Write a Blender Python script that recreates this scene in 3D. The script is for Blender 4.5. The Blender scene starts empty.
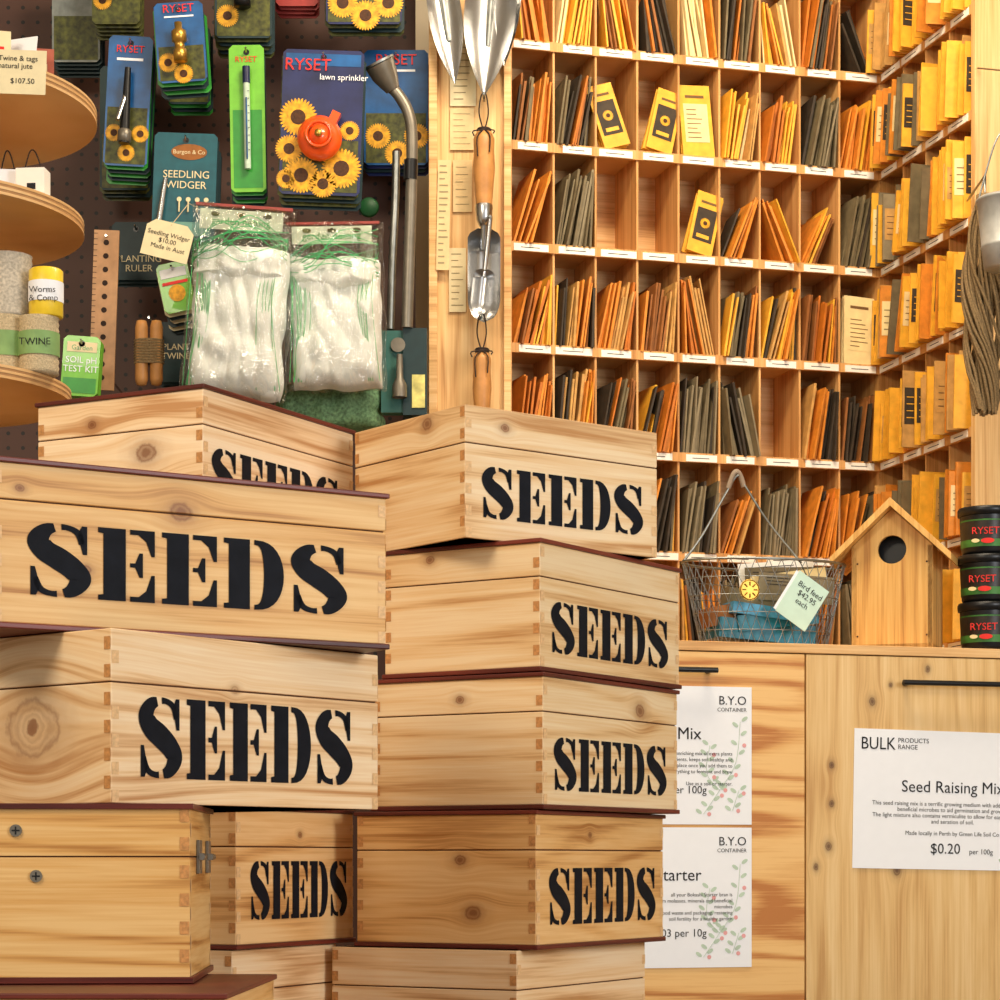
import bpy, math, random
from mathutils import Vector, Matrix, noise
random.seed(7)
F=2300.0; CH=0.9
def W(u,v,d): return Vector(((u-500)*d/F, d, CH+(860-v)*d/F))
def lin(c):
    r=[]
    for x in c:
        x=x/255.0
        r.append(x/12.92 if x<=.04045 else ((x+.055)/1.055)**2.4)
    return (r[0],r[1],r[2],1)
# ---------------------------------------------------------------- materials
def newmat(name):
    m=bpy.data.materials.new(name); m.use_nodes=True
    nt=m.node_tree; b=nt.nodes['Principled BSDF']
    return m,nt,b
def simple(name,c,rough=.55,metal=0,amt=.12,scale=60,coat=0,bump=0,spec=.4):
    m,nt,b=newmat(name)
    tc=nt.nodes.new('ShaderNodeTexCoord'); n=nt.nodes.new('ShaderNodeTexNoise')
    n.inputs['Scale'].default_value=scale; n.inputs['Detail'].default_value=4
    nt.links.new(tc.outputs['Object'],n.inputs['Vector'])
    r=nt.nodes.new('ShaderNodeValToRGB'); L=lin(c)
    r.color_ramp.elements[0].position=.3; r.color_ramp.elements[1].position=.7
    r.color_ramp.elements[0].color=[x*(1-amt) for x in L[:3]]+[1]
    r.color_ramp.elements[1].color=[min(1,x*(1+amt)) for x in L[:3]]+[1]
    nt.links.new(n.outputs['Fac'],r.inputs['Fac']); nt.links.new(r.outputs['Color'],b.inputs['Base Color'])
    b.inputs['Roughness'].default_value=rough; b.inputs['Metallic'].default_value=metal
    b.inputs['Coat Weight'].default_value=coat; b.inputs['Specular IOR Level'].default_value=spec
    if bump:
        bp=nt.nodes.new('ShaderNodeBump'); bp.inputs['Strength'].default_value=bump; bp.inputs['Distance'].default_value=.003
        nt.links.new(n.outputs['Fac'],bp.inputs['Height']); nt.links.new(bp.outputs['Normal'],b.inputs['Normal'])
    return m
def math_n(nt,op,a,b=None,c=None):
    n=nt.nodes.new('ShaderNodeMath'); n.operation=op
    for i,x in enumerate((a,b,c)):
        if x is None: continue
        if isinstance(x,(int,float)): n.inputs[i].default_value=x
        else: nt.links.new(x,n.inputs[i])
    return n.outputs[0]
def wood(name,light,mid,dark,knots=(),vert=False,rough=.5,gs=1.0,knotcol=(118,62,28),wave=.5,fine=.3,stretch=1.0):
    m,nt,b=newmat(name)
    tc=nt.nodes.new('ShaderNodeTexCoord'); oi=nt.nodes.new('ShaderNodeObjectInfo')
    O=tc.outputs['Object']
    s0=nt.nodes.new('ShaderNodeSeparateXYZ'); nt.links.new(O,s0.inputs[0])
    A=[s0.outputs[0],s0.outputs[1],s0.outputs[2]]
    Q=None; base=[A[0],A[1],A[2]]; big=any(k[3]>.015 for k in knots)
    for (kx,ky,kz,kr) in knots:
        sb=nt.nodes.new('ShaderNodeVectorMath'); sb.operation='SUBTRACT'; nt.links.new(O,sb.inputs[0]); sb.inputs[1].default_value=(kx,ky,kz)
        dv=nt.nodes.new('ShaderNodeVectorMath'); dv.operation='MULTIPLY'; nt.links.new(sb.outputs[0],dv.inputs[0])
        dv.inputs[1].default_value=(1/kr,1/kr,.75/kr) if vert else (.75/kr,.75/kr,1/kr)
        ln=nt.nodes.new('ShaderNodeVectorMath'); ln.operation='LENGTH'; nt.links.new(dv.outputs[0],ln.inputs[0]); q=ln.outputs['Value']
        g=math_n(nt,'POWER',2.718,math_n(nt,'MULTIPLY',math_n(nt,'MULTIPLY',q,q),-.12))
        idx=[0,1] if vert else [2]
        for i in idx:
            kk=(kx,ky,kz)[i]
            base[i]=math_n(nt,'SUBTRACT',base[i],math_n(nt,'MULTIPLY',math_n(nt,'SUBTRACT',A[i],kk),math_n(nt,'MULTIPLY',g,.92)))
        Q=q if Q is None else math_n(nt,'MINIMUM',Q,q)
    rr=math_n(nt,'MULTIPLY',oi.outputs['Random'],7.3)
    base=[math_n(nt,'ADD',x,rr) for x in base]
    def coords(al,ac):
        c=nt.nodes.new('ShaderNodeCombineXYZ')
        for i in range(3):
            along=(i==2) if vert else (i!=2)
            nt.links.new(math_n(nt,'MULTIPLY',base[i],al if along else ac),c.inputs[i])
        return c.outputs[0]
    def nz(co,scale,det,dist):
        n=nt.nodes.new('ShaderNodeTexNoise'); n.inputs['Scale'].default_value=scale; n.inputs['Detail'].default_value=det; n.inputs['Distortion'].default_value=dist
        n.inputs['Roughness'].default_value=.6; nt.links.new(co,n.inputs['Vector']); return n.outputs['Fac']
    c1=coords(2.6*stretch,45*gs); n1=nz(c1,1,5,.4); n2=nz(c1,.28,1,0); n3=nz(coords(7,340),1,2,0)
    s=math_n(nt,'SINE',math_n(nt,'MULTIPLY',n2,60.0)); s=math_n(nt,'POWER',math_n(nt,'MULTIPLY_ADD',s,.5,.5),3.0)
    fac=math_n(nt,'MULTIPLY_ADD',s,-.44*wave,math_n(nt,'ADD',n1,.20*wave))
    fac=math_n(nt,'ADD',fac,math_n(nt,'MULTIPLY',math_n(nt,'SUBTRACT',n3,.5),fine*2))
    r=nt.nodes.new('ShaderNodeValToRGB'); e=r.color_ramp.elements
    e[0].position=.22; e[0].color=lin(dark); e[1].position=.74; e[1].color=lin(light)
    x=e.new(.47); x.color=lin(mid)
    nt.links.new(fac,r.inputs['Fac']); col=r.outputs['Color']
    if Q is not None:
        Qn=math_n(nt,'ADD',Q,math_n(nt,'MULTIPLY',math_n(nt,'SUBTRACT',nz(O,60 if big else 150,3,0),.5),.6))
        kr_=nt.nodes.new('ShaderNodeValToRGB'); nt.links.new(math_n(nt,'MULTIPLY',Qn,.33),kr_.inputs['Fac'])
        E=kr_.color_ramp.elements
        E[0].position=0; E[0].color=(.95,.95,.95,1); E[1].position=1; E[1].color=(0,0,0,1)
        st=((.06,.9),(.09,.35),(.14,.5),(.17,.3),(.22,.55),(.26,.4),(.31,.7),(.35,.35),(.6,.12)) if big else ((.12,.95),(.2,.7),(.27,.9),(.36,.4),(.6,.14))
        for p,v in st:
            w=E.new(p); w.color=(v,v,v,1)
        mx=nt.nodes.new('ShaderNodeMix'); mx.data_type='RGBA'
        nt.links.new(math_n(nt,'MULTIPLY',kr_.outputs['Color'],.9),mx.inputs[0]); nt.links.new(col,mx.inputs[6]); mx.inputs[7].default_value=lin(knotcol); col=mx.outputs[2]
    nt.links.new(col,b.inputs['Base Color']); b.inputs['Roughness'].default_value=rough; b.inputs['Specular IOR Level'].default_value=.35
    bp=nt.nodes.new('ShaderNodeBump'); bp.inputs['Strength'].default_value=.15; bp.inputs['Distance'].default_value=.002
    nt.links.new(n1,bp.inputs['Height']); nt.links.new(bp.outputs['Normal'],b.inputs['Normal'])
    return m
PA=((247,220,180),(236,198,148),(196,142,88)); PG=((238,196,136),(224,172,106),(174,116,58))
MAHO=wood('mahogany_panel',(122,50,36),(90,34,26),(54,19,17),rough=.4,wave=.2)
ENDG=simple('end_grain',(196,138,80),.6,amt=.25,scale=300)
ENDL=simple('end_grain_light',(226,184,132),.6,amt=.15,scale=300)
SEAM=simple('seam_dark',(82,48,26),.8)
INK=simple('stencil_ink',(19,21,28),.7,amt=.3,spec=.15)
PLY=wood('birch_ply',(236,196,140),(220,172,112),(186,134,78),rough=.55,wave=.35)
PLYV=wood('birch_ply_vertical',(234,196,138),(218,172,112),(186,134,80),vert=True,wave=.4,knots=[(.43,-.004,.2,.01)])
PLYDIV=wood('ply_divider',(226,176,112),(206,150,86),(166,110,54),vert=True,wave=.2)
DOORA=wood('door_plywood',(236,190,122),(220,164,94),(186,118,54),gs=.5,wave=1.1,stretch=1.3)
kn=[(.035,-.017,.983,.004),(.09,-.017,.95,.007),(.18,-.017,.965,.006),(.215,-.017,.925,.007),(.03,-.017,.92,.005),(.25,-.017,.95,.005),(.10,-.017,1.135,.005),(.19,-.017,1.185,.004),(.01,-.017,.89,.004),(.14,-.017,.885,.006),(.035,-.017,1.04,.004),(.13,-.017,1.16,.003)]
DOORB=wood('door_pine',(232,198,142),(220,180,118),(196,150,90),vert=True,gs=.7,knots=kn,knotcol=(78,40,20),wave=.45)
BIRD=wood('birdhouse_pine',(232,184,108),(214,160,84),(172,114,52),vert=True,wave=.5)
TABLEW=wood('table_wood',(150,105,65),(125,82,48),(88,55,32))
CD={}
def C(name,*a,**k):
    if name not in CD: CD[name]=simple(name,*a,**k)
    return CD[name]
ORG=C('packet_orange',(214,132,40),.6,amt=.2); YEL=C('packet_yellow',(234,172,50),.55,amt=.15); KHA=C('packet_khaki',(112,98,70),.7,amt=.2)
BRN=C('packet_brown',(146,90,40),.7,amt=.2); DRK=C('packet_dark',(58,47,34),.7,amt=.3); CRM=C('packet_cream',(232,208,150),.6,amt=.08)
TAN=C('packet_tan',(196,148,80),.65,amt=.2)
GRY=C('packet_greybrown',(134,120,92),.7,amt=.15); AMB=C('packet_amber',(192,108,26),.6,amt=.15)
WHITE=C('paper_white',(240,242,247),.6,amt=.01); CREAM=C('paper_cream',(228,212,170),.7,amt=.05)
BLACK=C('black_plastic',(18,18,20),.35,amt=.1); TXT=C('print_black',(34,34,38),.7,spec=.2); RED=C('print_red',(220,40,30),.5)
GREEN=C('pack_green',(44,140,48),.4,coat=.3); LGREEN=C('pack_light_green',(112,185,52),.4,coat=.3); BLUE=C('pack_blue',(20,82,140),.35,coat=.3,amt=.4,scale=25)
NAVY=C('pack_navy',(30,38,84),.35,coat=.3,amt=.4,scale=20); TEAL=C('pack_teal',(20,84,96),.5,amt=.15); DTEAL=C('pack_dark_teal',(16,44,48),.5,amt=.15)
SUN=C('petal_yellow',(222,160,30),.5,amt=.35,scale=120); SUNC=C('sunflower_centre',(70,38,12),.7,amt=.4,scale=300); LEAF=C('print_leaf',(70,72,22),.5,amt=.7,scale=90)
ORP=C('orange_plastic',(238,84,22),.3,coat=.6); STEEL=C('steel',(196,196,196),.26,metal=1,amt=.08,scale=15); DSTEEL=C('galvanised_steel',(150,152,148),.4,metal=1,amt=.2)
GMET=C('grey_aluminium',(125,118,106),.4,metal=.6); BRASS=C('brass',(196,152,70),.35,metal=.9); HAND=C('ash_handle',(192,134,74),.45,amt=.2,scale=40)
CORD=C('dark_leather_cord',(45,30,24),.8); TWINE=C('jute_twine',(128,104,70),.9,amt=.35,scale=400,bump=.4); TWL=C('natural_twine',(196,176,140),.9,amt=.25,scale=500,bump=.5)
NET=C('white_fleece',(236,238,230),.6,amt=.06,scale=40,bump=.3); PALE=C('pale_teal_card',(200,228,212),.6,amt=.04); SKY=C('basket_blue_pack',(24,116,140),.4,coat=.3,amt=.4,scale=40)
PINK=C('print_pink',(225,160,160),.6); PGREEN=C('print_soft_green',(185,205,185),.6); LABW=C('label_white',(244,240,228),.6,amt=.03)
ZINC=C('tub_label',(60,115,48),.5,amt=.5,scale=40); TIN=C('tin_yellow',(240,205,50),.35,coat=.4); GNT=C('green_net_thread',(70,185,110),.5)
BUCK=C('zinc_bucket',(176,176,172),.45,metal=.3,amt=.12); LPR=C('packet_print',(112,82,44),.7)
def plastic():
    m=bpy.data.materials.new('clear_plastic_film'); m.use_nodes=True; nt=m.node_tree; nt.nodes.clear()
    o=nt.nodes.new('ShaderNodeOutputMaterial'); mix=nt.nodes.new('ShaderNodeMixShader'); t=nt.nodes.new('ShaderNodeBsdfTransparent'); g=nt.nodes.new('ShaderNodeBsdfGlossy')
    g.inputs['Roughness'].default_value=.1; mix.inputs[0].default_value=.2
    n=nt.nodes.new('ShaderNodeTexNoise'); n.inputs['Scale'].default_value=16; n.inputs['Detail'].default_value=3; n.inputs['Distortion'].default_value=3
    tc=nt.nodes.new('ShaderNodeTexCoord'); mp=nt.nodes.new('ShaderNodeMapping'); mp.inputs['Scale'].default_value=(2.2,1,.8); nt.links.new(tc.outputs['Object'],mp.inputs[0]); nt.links.new(mp.outputs[0],n.inputs['Vector'])
    bp=nt.nodes.new('ShaderNodeBump'); bp.inputs['Strength'].default_value=1; bp.inputs['Distance'].default_value=.03
    nt.links.new(n.outputs['Fac'],bp.inputs['Height']); nt.links.new(bp.outputs['Normal'],g.inputs['Normal'])
    nt.links.new(t.outputs[0],mix.inputs[1]); nt.links.new(g.outputs[0],mix.inputs[2]); nt.links.new(mix.outputs[0],o.inputs[0])
    return m
FILM=plastic()
def pegmat():
    m,nt,b=newmat('pegboard_brown')
    tc=nt.nodes.new('ShaderNodeTexCoord'); sc=nt.nodes.new('ShaderNodeVectorMath'); sc.operation='SCALE'; sc.inputs['Scale'].default_value=1/.0254
    nt.links.new(tc.outputs['Object'],sc.inputs[0])
    sp=nt.nodes.new('ShaderNodeSeparateXYZ'); nt.links.new(sc.outputs[0],sp.inputs[0])
    fx=math_n(nt,'SUBTRACT',math_n(nt,'FRACT',sp.outputs[0]),.5); fz=math_n(nt,'SUBTRACT',math_n(nt,'FRACT',sp.outputs[2]),.5)
    dd=math_n(nt,'ADD',math_n(nt,'MULTIPLY',fx,fx),math_n(nt,'MULTIPLY',fz,fz))
    f=math_n(nt,'LESS_THAN',dd,.018)
    mx=nt.nodes.new('ShaderNodeMix'); mx.data_type='RGBA'; nt.links.new(f,mx.inputs[0]); mx.inputs[6].default_value=lin((72,42,30)); mx.inputs[7].default_value=lin((12,8,6))
    nt.links.new(mx.outputs[2],b.inputs['Base Color']); b.inputs['Roughness'].default_value=.6
    return m
PEG=pegmat()
# ---------------------------------------------------------------- mesh builder
def T(x,y,z): return Matrix.Translation((x,y,z))
def R(a,ax): return Matrix.Rotation(math.radians(a),4,ax)
def smooth(pts,k=6):
    pts=[Vector(p) for p in pts]; out=[]
    P=[pts[0]]+pts+[pts[-1]]
    for i in range(1,len(P)-2):
        for j in range(k):
            t=j/k; a,b,c,d=P[i-1],P[i],P[i+1],P[i+2]
            out.append(.5*((2*b)+(c-a)*t+(2*a-5*b+4*c-d)*t*t+(3*b-a-3*c+d)*t**3))
    out.append(pts[-1]); return out
class MB:
    def __init__(s): s.v=[];s.f=[];s.m=[];s.sm=[];s.mats=[]
    def mi(s,mat):
        if mat not in s.mats: s.mats.append(mat)
        return s.mats.index(mat)
    def add(s,vs,fs,mat,M=None,smo=False):
        o=len(s.v); k=s.mi(mat)
        for p in vs:
            p=Vector(p); s.v.append((M@p) if M else p)
        for f in fs: s.f.append([i+o for i in f]); s.m.append(k); s.sm.append(smo)
    def box(s,a,b,mat,M=None):
        x0,y0,z0=a;x1,y1,z1=b
        vs=[(x0,y0,z0),(x1,y0,z0),(x1,y1,z0),(x0,y1,z0),(x0,y0,z1),(x1,y0,z1),(x1,y1,z1),(x0,y1,z1)]
        s.add(vs,[(0,3,2,1),(4,5,6,7),(0,1,5,4),(1,2,6,5),(2,3,7,6),(3,0,4,7)],mat,M)
    def quad(s,x0,z0,x1,z1,y,mat,M=None): s.add([(x0,y,z0),(x1,y,z0),(x1,y,z1),(x0,y,z1)],[(0,1,2,3)],mat,M)
    def poly(s,p,y,mat,M=None): s.add([(a,y,b) for a,b in p],[list(range(len(p)))],mat,M)
    def prism(s,p,y0,y1,mat,M=None):
        n=len(p); vs=[(a,y0,b) for a,b in p]+[(a,y1,b) for a,b in p]
        fs=[list(range(n)),list(range(2*n-1,n-1,-1))]+[(i+n,(i+1)%n+n,(i+1)%n,i) for i in range(n)]
        s.add(vs,fs,mat,M)
    def disc(s,x,z,r,y,mat,n=20,rz=None,M=None,rot=0):
        rz=rz or r; c,q=math.cos(rot),math.sin(rot)
        s.poly([(x+r*math.cos(t)*c-rz*math.sin(t)*q, z+r*math.cos(t)*q+rz*math.sin(t)*c) for t in [2*math.pi*i/n for i in range(n)]],y,mat,M)
    def tube(s,pts,r,mat,n=8,M=None,caps=True):
        pts=[Vector(p) for p in pts]; rs=r if isinstance(r,(list,tuple)) else [r]*len(pts)
        vs=[];fs=[]; up=None
        for i,p in enumerate(pts):
            t=(pts[min(i+1,len(pts)-1)]-pts[max(i-1,0)])
            if t.length<1e-9: t=Vector((0,0,1))
            t.normalize()
            if up is None: up=t.orthogonal().normalized()
            else:
                up=(up-t*up.dot(t)); up=up.normalized() if up.length>1e-6 else t.orthogonal().normalized()
            w=t.cross(up)
            for j in range(n):
                a=2*math.pi*j/n; vs.append(p+(up*math.cos(a)+w*math.sin(a))*rs[i])
        for i in range(len(pts)-1):
            for j in range(n): fs.append((i*n+j,i*n+(j+1)%n,(i+1)*n+(j+1)%n,(i+1)*n+j))
        s.add(vs,fs,mat,M,True)
        if caps:
            s.add(vs[:n],[list(range(n))[::-1]],mat,M); s.add(vs[-n:],[list(range(n))],mat,M)
    def lathe(s,prof,mat,M=None,n=28,smo=True):
        vs=[(r*math.cos(2*math.pi*j/n),r*math.sin(2*math.pi*j/n),z) for r,z in prof for j in range(n)]
        fs=[(i*n+j,i*n+(j+1)%n,(i+1)*n+(j+1)%n,(i+1)*n+j) for i in range(len(prof)-1) for j in range(n)]
        s.add(vs,fs,mat,M,smo)
    def text(s,t,x,z,size,mat,y=0,M=None,align='LEFT',sx=1,spacing=1.0):
        cu=bpy.data.curves.new('t','FONT'); cu.body=t; cu.size=size; cu.align_x=align; cu.space_line=spacing; cu.resolution_u=3
        ob=bpy.data.objects.new('t',cu); bpy.context.scene.collection.objects.link(ob)
        dg=bpy.context.evaluated_depsgraph_get(); me=bpy.data.meshes.new_from_object(ob.evaluated_get(dg))
        MM=T(x,y,z)@Matrix.Diagonal((sx,1,1,1))@R(90,'X')
        if M: MM=M@MM
        s.add([v.co.copy() for v in me.vertices],[list(p.vertices) for p in me.polygons],mat,MM)
        bpy.data.objects.remove(ob); bpy.data.curves.remove(cu); bpy.data.meshes.remove(me)
    def pillow(s,w,h,t,mat,M=None,amp=.006,n=26,e=4,freq=22,seed=0,fold=0):
        vs=[];fs=[]
        for side in (-1,1):
            o=len(vs)
            for i in range(n+1):
                for j in range(n+1):
                    a=i/n*2-1;b=j/n*2-1
                    d=max(0,(1-abs(a)**e)*(1-abs(b)**e))**.5
                    x=a*w/2; z=b*h/2
                    nn=noise.noise(Vector((x*freq+seed,z*freq,seed*1.7+side)))+.5*noise.noise(Vector((x*freq*2.3+seed,z*freq*1.2,seed+side)))
                    if fold: nn+=fold*abs(math.sin(x*95+z*14+3*noise.noise(Vector((x*12,z*9,seed)))))
                    ex=noise.noise(Vector((a*2+seed,b*2,5)))*amp*.8
                    vs.append((x+ex,side*(d*t/2+nn*amp*d),z+noise.noise(Vector((b*2,a*2+seed,9)))*amp*.8))
            for i in range(n):
                for j in range(n):
                    q=(o+i*(n+1)+j,o+(i+1)*(n+1)+j,o+(i+1)*(n+1)+j+1,o+i*(n+1)+j+1)
                    fs.append(q if side<0 else q[::-1])
        s.add(vs,fs,mat,M,True)
    def obj(s,name,M=None,bevel=0):
        me=bpy.data.meshes.new(name); me.from_pydata([tuple(v) for v in s.v],[],s.f)
        for m in s.mats: me.materials.append(m)
        me.polygons.foreach_set('material_index',s.m); me.polygons.foreach_set('use_smooth',s.sm); me.update()
        ob=bpy.data.objects.new(name,me); bpy.context.scene.collection.objects.link(ob)
        if M: ob.matrix_world=M
        if bevel:
            b=ob.modifiers.new('bevel','BEVEL'); b.width=bevel; b.segments=2; b.limit_method='ANGLE'; b.angle_limit=math.radians(50)
        return ob
def frame(p,e1):
    e1=Vector((e1[0],e1[1],0)).normalized(); e2=Vector((-e1.y,e1.x,0))
    return Matrix(((e1.x,e2.x,0,p[0]),(e1.y,e2.y,0,p[1]),(0,0,1,p[2]),(0,0,0,1)))
# ---------------------------------------------------------------- stencil letters
def letterS():
    P=[(.62,.74,.035),(.565,.90,.04),(.41,.96,.04),(.22,.91,.085),(.13,.77,.125),(.20,.63,.14),(.36,.52,.15),(.52,.39,.14),(.60,.25,.125),(.50,.09,.085),(.315,.04,.04),(.16,.09,.04),(.09,.25,.035)]
    pts=smooth(P,8); N=len(pts); L=[];Rr=[]
    for i,p in enumerate(pts):
        t=pts[min(i+1,N-1)]-pts[max(i-1,0)]; nx,ny=-t.y,t.x; l=math.hypot(nx,ny) or 1
        L.append((p.x+nx/l*p.z,min(1,max(0,p.y+ny/l*p.z)))); Rr.append((p.x-nx/l*p.z,min(1,max(0,p.y-ny/l*p.z))))
    out=[]
    for a,b in [(0,17),(20,76),(79,N-1)]:
        for i in range(a,b): out.append([L[i],Rr[i],Rr[i+1],L[i+1]])
    out.append([(.57,.88),(.62,.99),(.68,.99),(.68,.60),(.63,.60),(.60,.74)])
    out.append([(.15,.12),(.10,.01),(.04,.01),(.04,.40),(.09,.40),(.12,.26)])
    return out,.72
def letterE():
    st=[(0,0),(.32,0),(.32,1),(0,1),(0,.93),(.06,.92),(.06,.08),(0,.07)]
    return [st,[(.37,1),(.66,1),(.66,.64),(.62,.64),(.56,.84),(.47,.93),(.37,.93)],[(.37,0),(.37,.07),(.47,.07),(.56,.16),(.62,.38),(.66,.38),(.66,0)],
      [(.37,.535),(.43,.535),(.48,.68),(.52,.68),(.52,.34),(.48,.34),(.43,.475),(.37,.475)]],.66
def letterD():
    st=[(0,0),(.32,0),(.32,1),(0,1),(0,.93),(.06,.92),(.06,.08),(0,.07)]
    n=16; an=[math.pi/2-math.pi*i/n for i in range(n+1)]
    o=[(.375+.37*abs(math.cos(t))**.75,.5+.5*math.sin(t)) for t in an]
    q=[(.375+.12*abs(math.cos(t))**.6,.5+.43*math.sin(t)) for t in an]
    return [st]+[[o[i],q[i],q[i+1],o[i+1]] for i in range(n)],.745
LET={'S':letterS(),'E':letterE(),'D':letterD()}
def stencil(mb,x0,x1,z0,z1,y):
    tot=sum(LET[c][1] for c in 'SEEDS')+4*.085; sx=(x1-x0)/tot; sz=z1-z0; x=0
    for c in 'SEEDS':
        for p in LET[c][0]: mb.poly([(x0+(x+a)*sx,z0+b*sz) for a,b in p],y,INK)
        x+=LET[c][1]+.085
# ---------------------------------------------------------------- seed boxes
def span(X0,d,dx,dy,u):
    k=(u-500)/F; return (k*d-X0)/(dx-k*dy)
NB=[0]
def seedbox(u,d,zt,zb,e1,ur=None,ul=None,L=None,Wd=None,text=None,pal=PA,topm=True,botm=True,screws=(),hinge=False,lidf=.29,tz=(.15,.55),knots=()):
    l=math.hypot(*e1); dx,dy=e1[0]/l,e1[1]/l; X0=(u-500)*d/F
    if L is None: L=span(X0,d,dx,dy,ur)
    if Wd is None: Wd=span(X0,d,-dy,dx,ul)
    kl=[]
    for (fc,ku,kv,kr) in knots:
        if fc=='f': t=span(X0,d,dx,dy,ku); dd=d+dy*t; kl.append((t,0,(860-kv)*dd/F-zb,kr))
        else: t=span(X0,d,-dy,dx,ku); dd=d+dx*t; kl.append((0,t,(860-kv)*dd/F-zb,kr))
    NB[0]+=1; j=random.uniform(-9,9); pl_=[tuple(min(255,c+j*k) for c,k in zip(p,(1,1,1.4))) for p in pal]
    wd=wood('pine_box_%d'%NB[0],*pl_,knots=kl,wave=random.uniform(.4,.75),gs=random.uniform(.6,1.1))
    H=zt-zb; mb=MB(); pt=.0045; o=.0025
    z0=pt if botm else 0; z1=H-pt-.0004 if topm else H-.0008
    zs=H*(1-lidf)
    if botm: mb.box((-o,-o,0),(L+o,Wd+o,pt),MAHO)
    if topm: mb.box((-o,-o,H-pt-.0004),(L+o,Wd+o,H-.0008),MAHO)
    mb.box((.0015,.0015,z0),(L-.0015,Wd-.0015,z1),SEAM)
    mb.box((0,0,z0),(L,Wd,zs-.0006),wd); mb.box((0,0,zs+.0006),(L,Wd,z1),wd)
    t=.0075; e=.0004; p=.0105; k=0; z=z0
    while z+p<=z1+.001:
        za,zb_=z+.0004,min(z+p-.0004,z1)
        if not(za<zs<zb_):
            if k%2==0:
                for xa,xb in((0.0006,t),(L-t,L-.0006)): mb.quad(xa,za,xb,zb_,-e,ENDL)
            else:
                for ya,yb in((0.0006,t),(Wd-t,Wd-.0006)):
                    mb.add([(-e,ya,za),(-e,yb,za),(-e,yb,zb_),(-e,ya,zb_)],[(0,3,2,1)],ENDG)
                    mb.add([(L+e,ya,za),(L+e,yb,za),(L+e,yb,zb_),(L+e,ya,zb_)],[(0,1,2,3)],ENDG)
        z+=p;k+=1
    if text: stencil(mb,text[0]*L,text[1]*L,tz[0]*H,tz[1]*H,-.0006)
    for (sy,sz) in screws:
        mb.tube([(-.0002,sy,sz),(-.0015,sy,sz)],.0046,GMET,n=16)
        mb.box((-.0019,sy-.003,sz-.0006),(-.0015,sy+.003,sz+.0006),BLACK); mb.box((-.0019,sy-.0006,sz-.003),(-.0015,sy+.0006,sz+.003),BLACK)
    if hinge:
        for hx in (L*.35,L*.8):
            mb.box((hx-.014,-.0025,zs-.013),(hx+.014,-.0003,zs+.013),GMET); mb.tube([(hx-.014,-.004,zs),(hx+.014,-.004,zs)],.0028,DSTEEL)
    return mb.obj('wooden_seed_box',frame((X0,d,CH+zb),(dx,dy)),bevel=.0009)
D=2.2
zR=[(860-y)*D/F for y in (403,537,671,809,950)]+[-.22]
seedbox(465,D,zR[0],zR[1],(.79,.61),657,355,text=(.08,.92),topm=False,botm=False,tz=(.16,.55),knots=(('s',427,424,.006),('f',505,428,.004)))
seedbox(540,D,zR[1],zR[2],(.545,.839),679,385,text=(.07,.91),tz=(.15,.54),knots=(('s',430,560,.004),('f',640,640,.003)))
seedbox(543,D,zR[2],zR[3],(.52,.854),677,374,text=(.07,.91),tz=(.14,.53),knots=(('f',640,711,.007),('s',460,700,.004)))
seedbox(536,D,zR[3],zR[4],(.49,.872),663,357,text=(.09,.93),tz=(.17,.58),pal=PG,knots=(('s',460,860,.005),('s',473,913,.007),('f',590,835,.003)))
seedbox(517,D,zR[4],zR[5],(.49,.872),645,332,topm=False)
zL=[.306,.1755,.0430,-.092,-.22]
seedbox(-8,1.735,zL[0],zL[1],(.845,.535),ur=386,Wd=.205,text=(.08,.89),tz=(.20,.63),pal=PG,lidf=.25,knots=(('f',181,512,.0075),('f',20,488,.003),('f',85,570,.004)))
seedbox(111,1.73,zL[1],zL[2],(.627,.779),ur=378,Wd=.2,text=(.09,.89),tz=(.15,.62),topm=False,botm=False,lidf=.31,knots=(('s',33,728,.023),('f',235,690,.003)))
seedbox(190,1.72,zL[2],zL[3],(-.05,.999),L=.2,Wd=.31,pal=PG,screws=((.129,.114),(.114,.080)),hinge=True,lidf=.3)
seedbox(224,1.6,zL[3],zL[4],(.03,.999),L=.27,Wd=.34,pal=PG)
M_=2.15; zM=[.446,.3145,.183,.052,-.084,-.22]
seedbox(203,M_,zM[0],zM[1],(.47,.88),353,38,text=(.05,.89),tz=(.18,.565),knots=(('s',146,453,.009),('s',92,425,.004)))
seedbox(215,M_,zM[1],zM[2],(.47,.88),L=.26,Wd=.19)
seedbox(215,M_,zM[2],zM[3],(.47,.88),L=.26,Wd=.19)
seedbox(236,M_,zM[3],zM[4],(.42,.907),353,Wd=.19,text=(.11,.94),tz=(.2,.61),pal=PG,knots=(('f',300,835,.003),))
seedbox(232,M_,zM[4],zM[5],(.42,.907),336,Wd=.19,topm=False)
mb=MB(); zt=CH-.221
mb.box((-.66,1.42,zt-.035),(.42,2.495,zt),TABLEW)
mb.box((-.60,1.46,zt-.12),(.35,1.48,zt-.035),TABLEW); mb.box((-.60,2.43,zt-.12),(.35,2.45,zt-.035),TABLEW)
for x in(-.62,.33):
    for y in(1.44,2.42): mb.box((x,y,0),(x+.06,y+.06,zt-.035),TABLEW)
mb.obj('display_table',bevel=.003)
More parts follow.
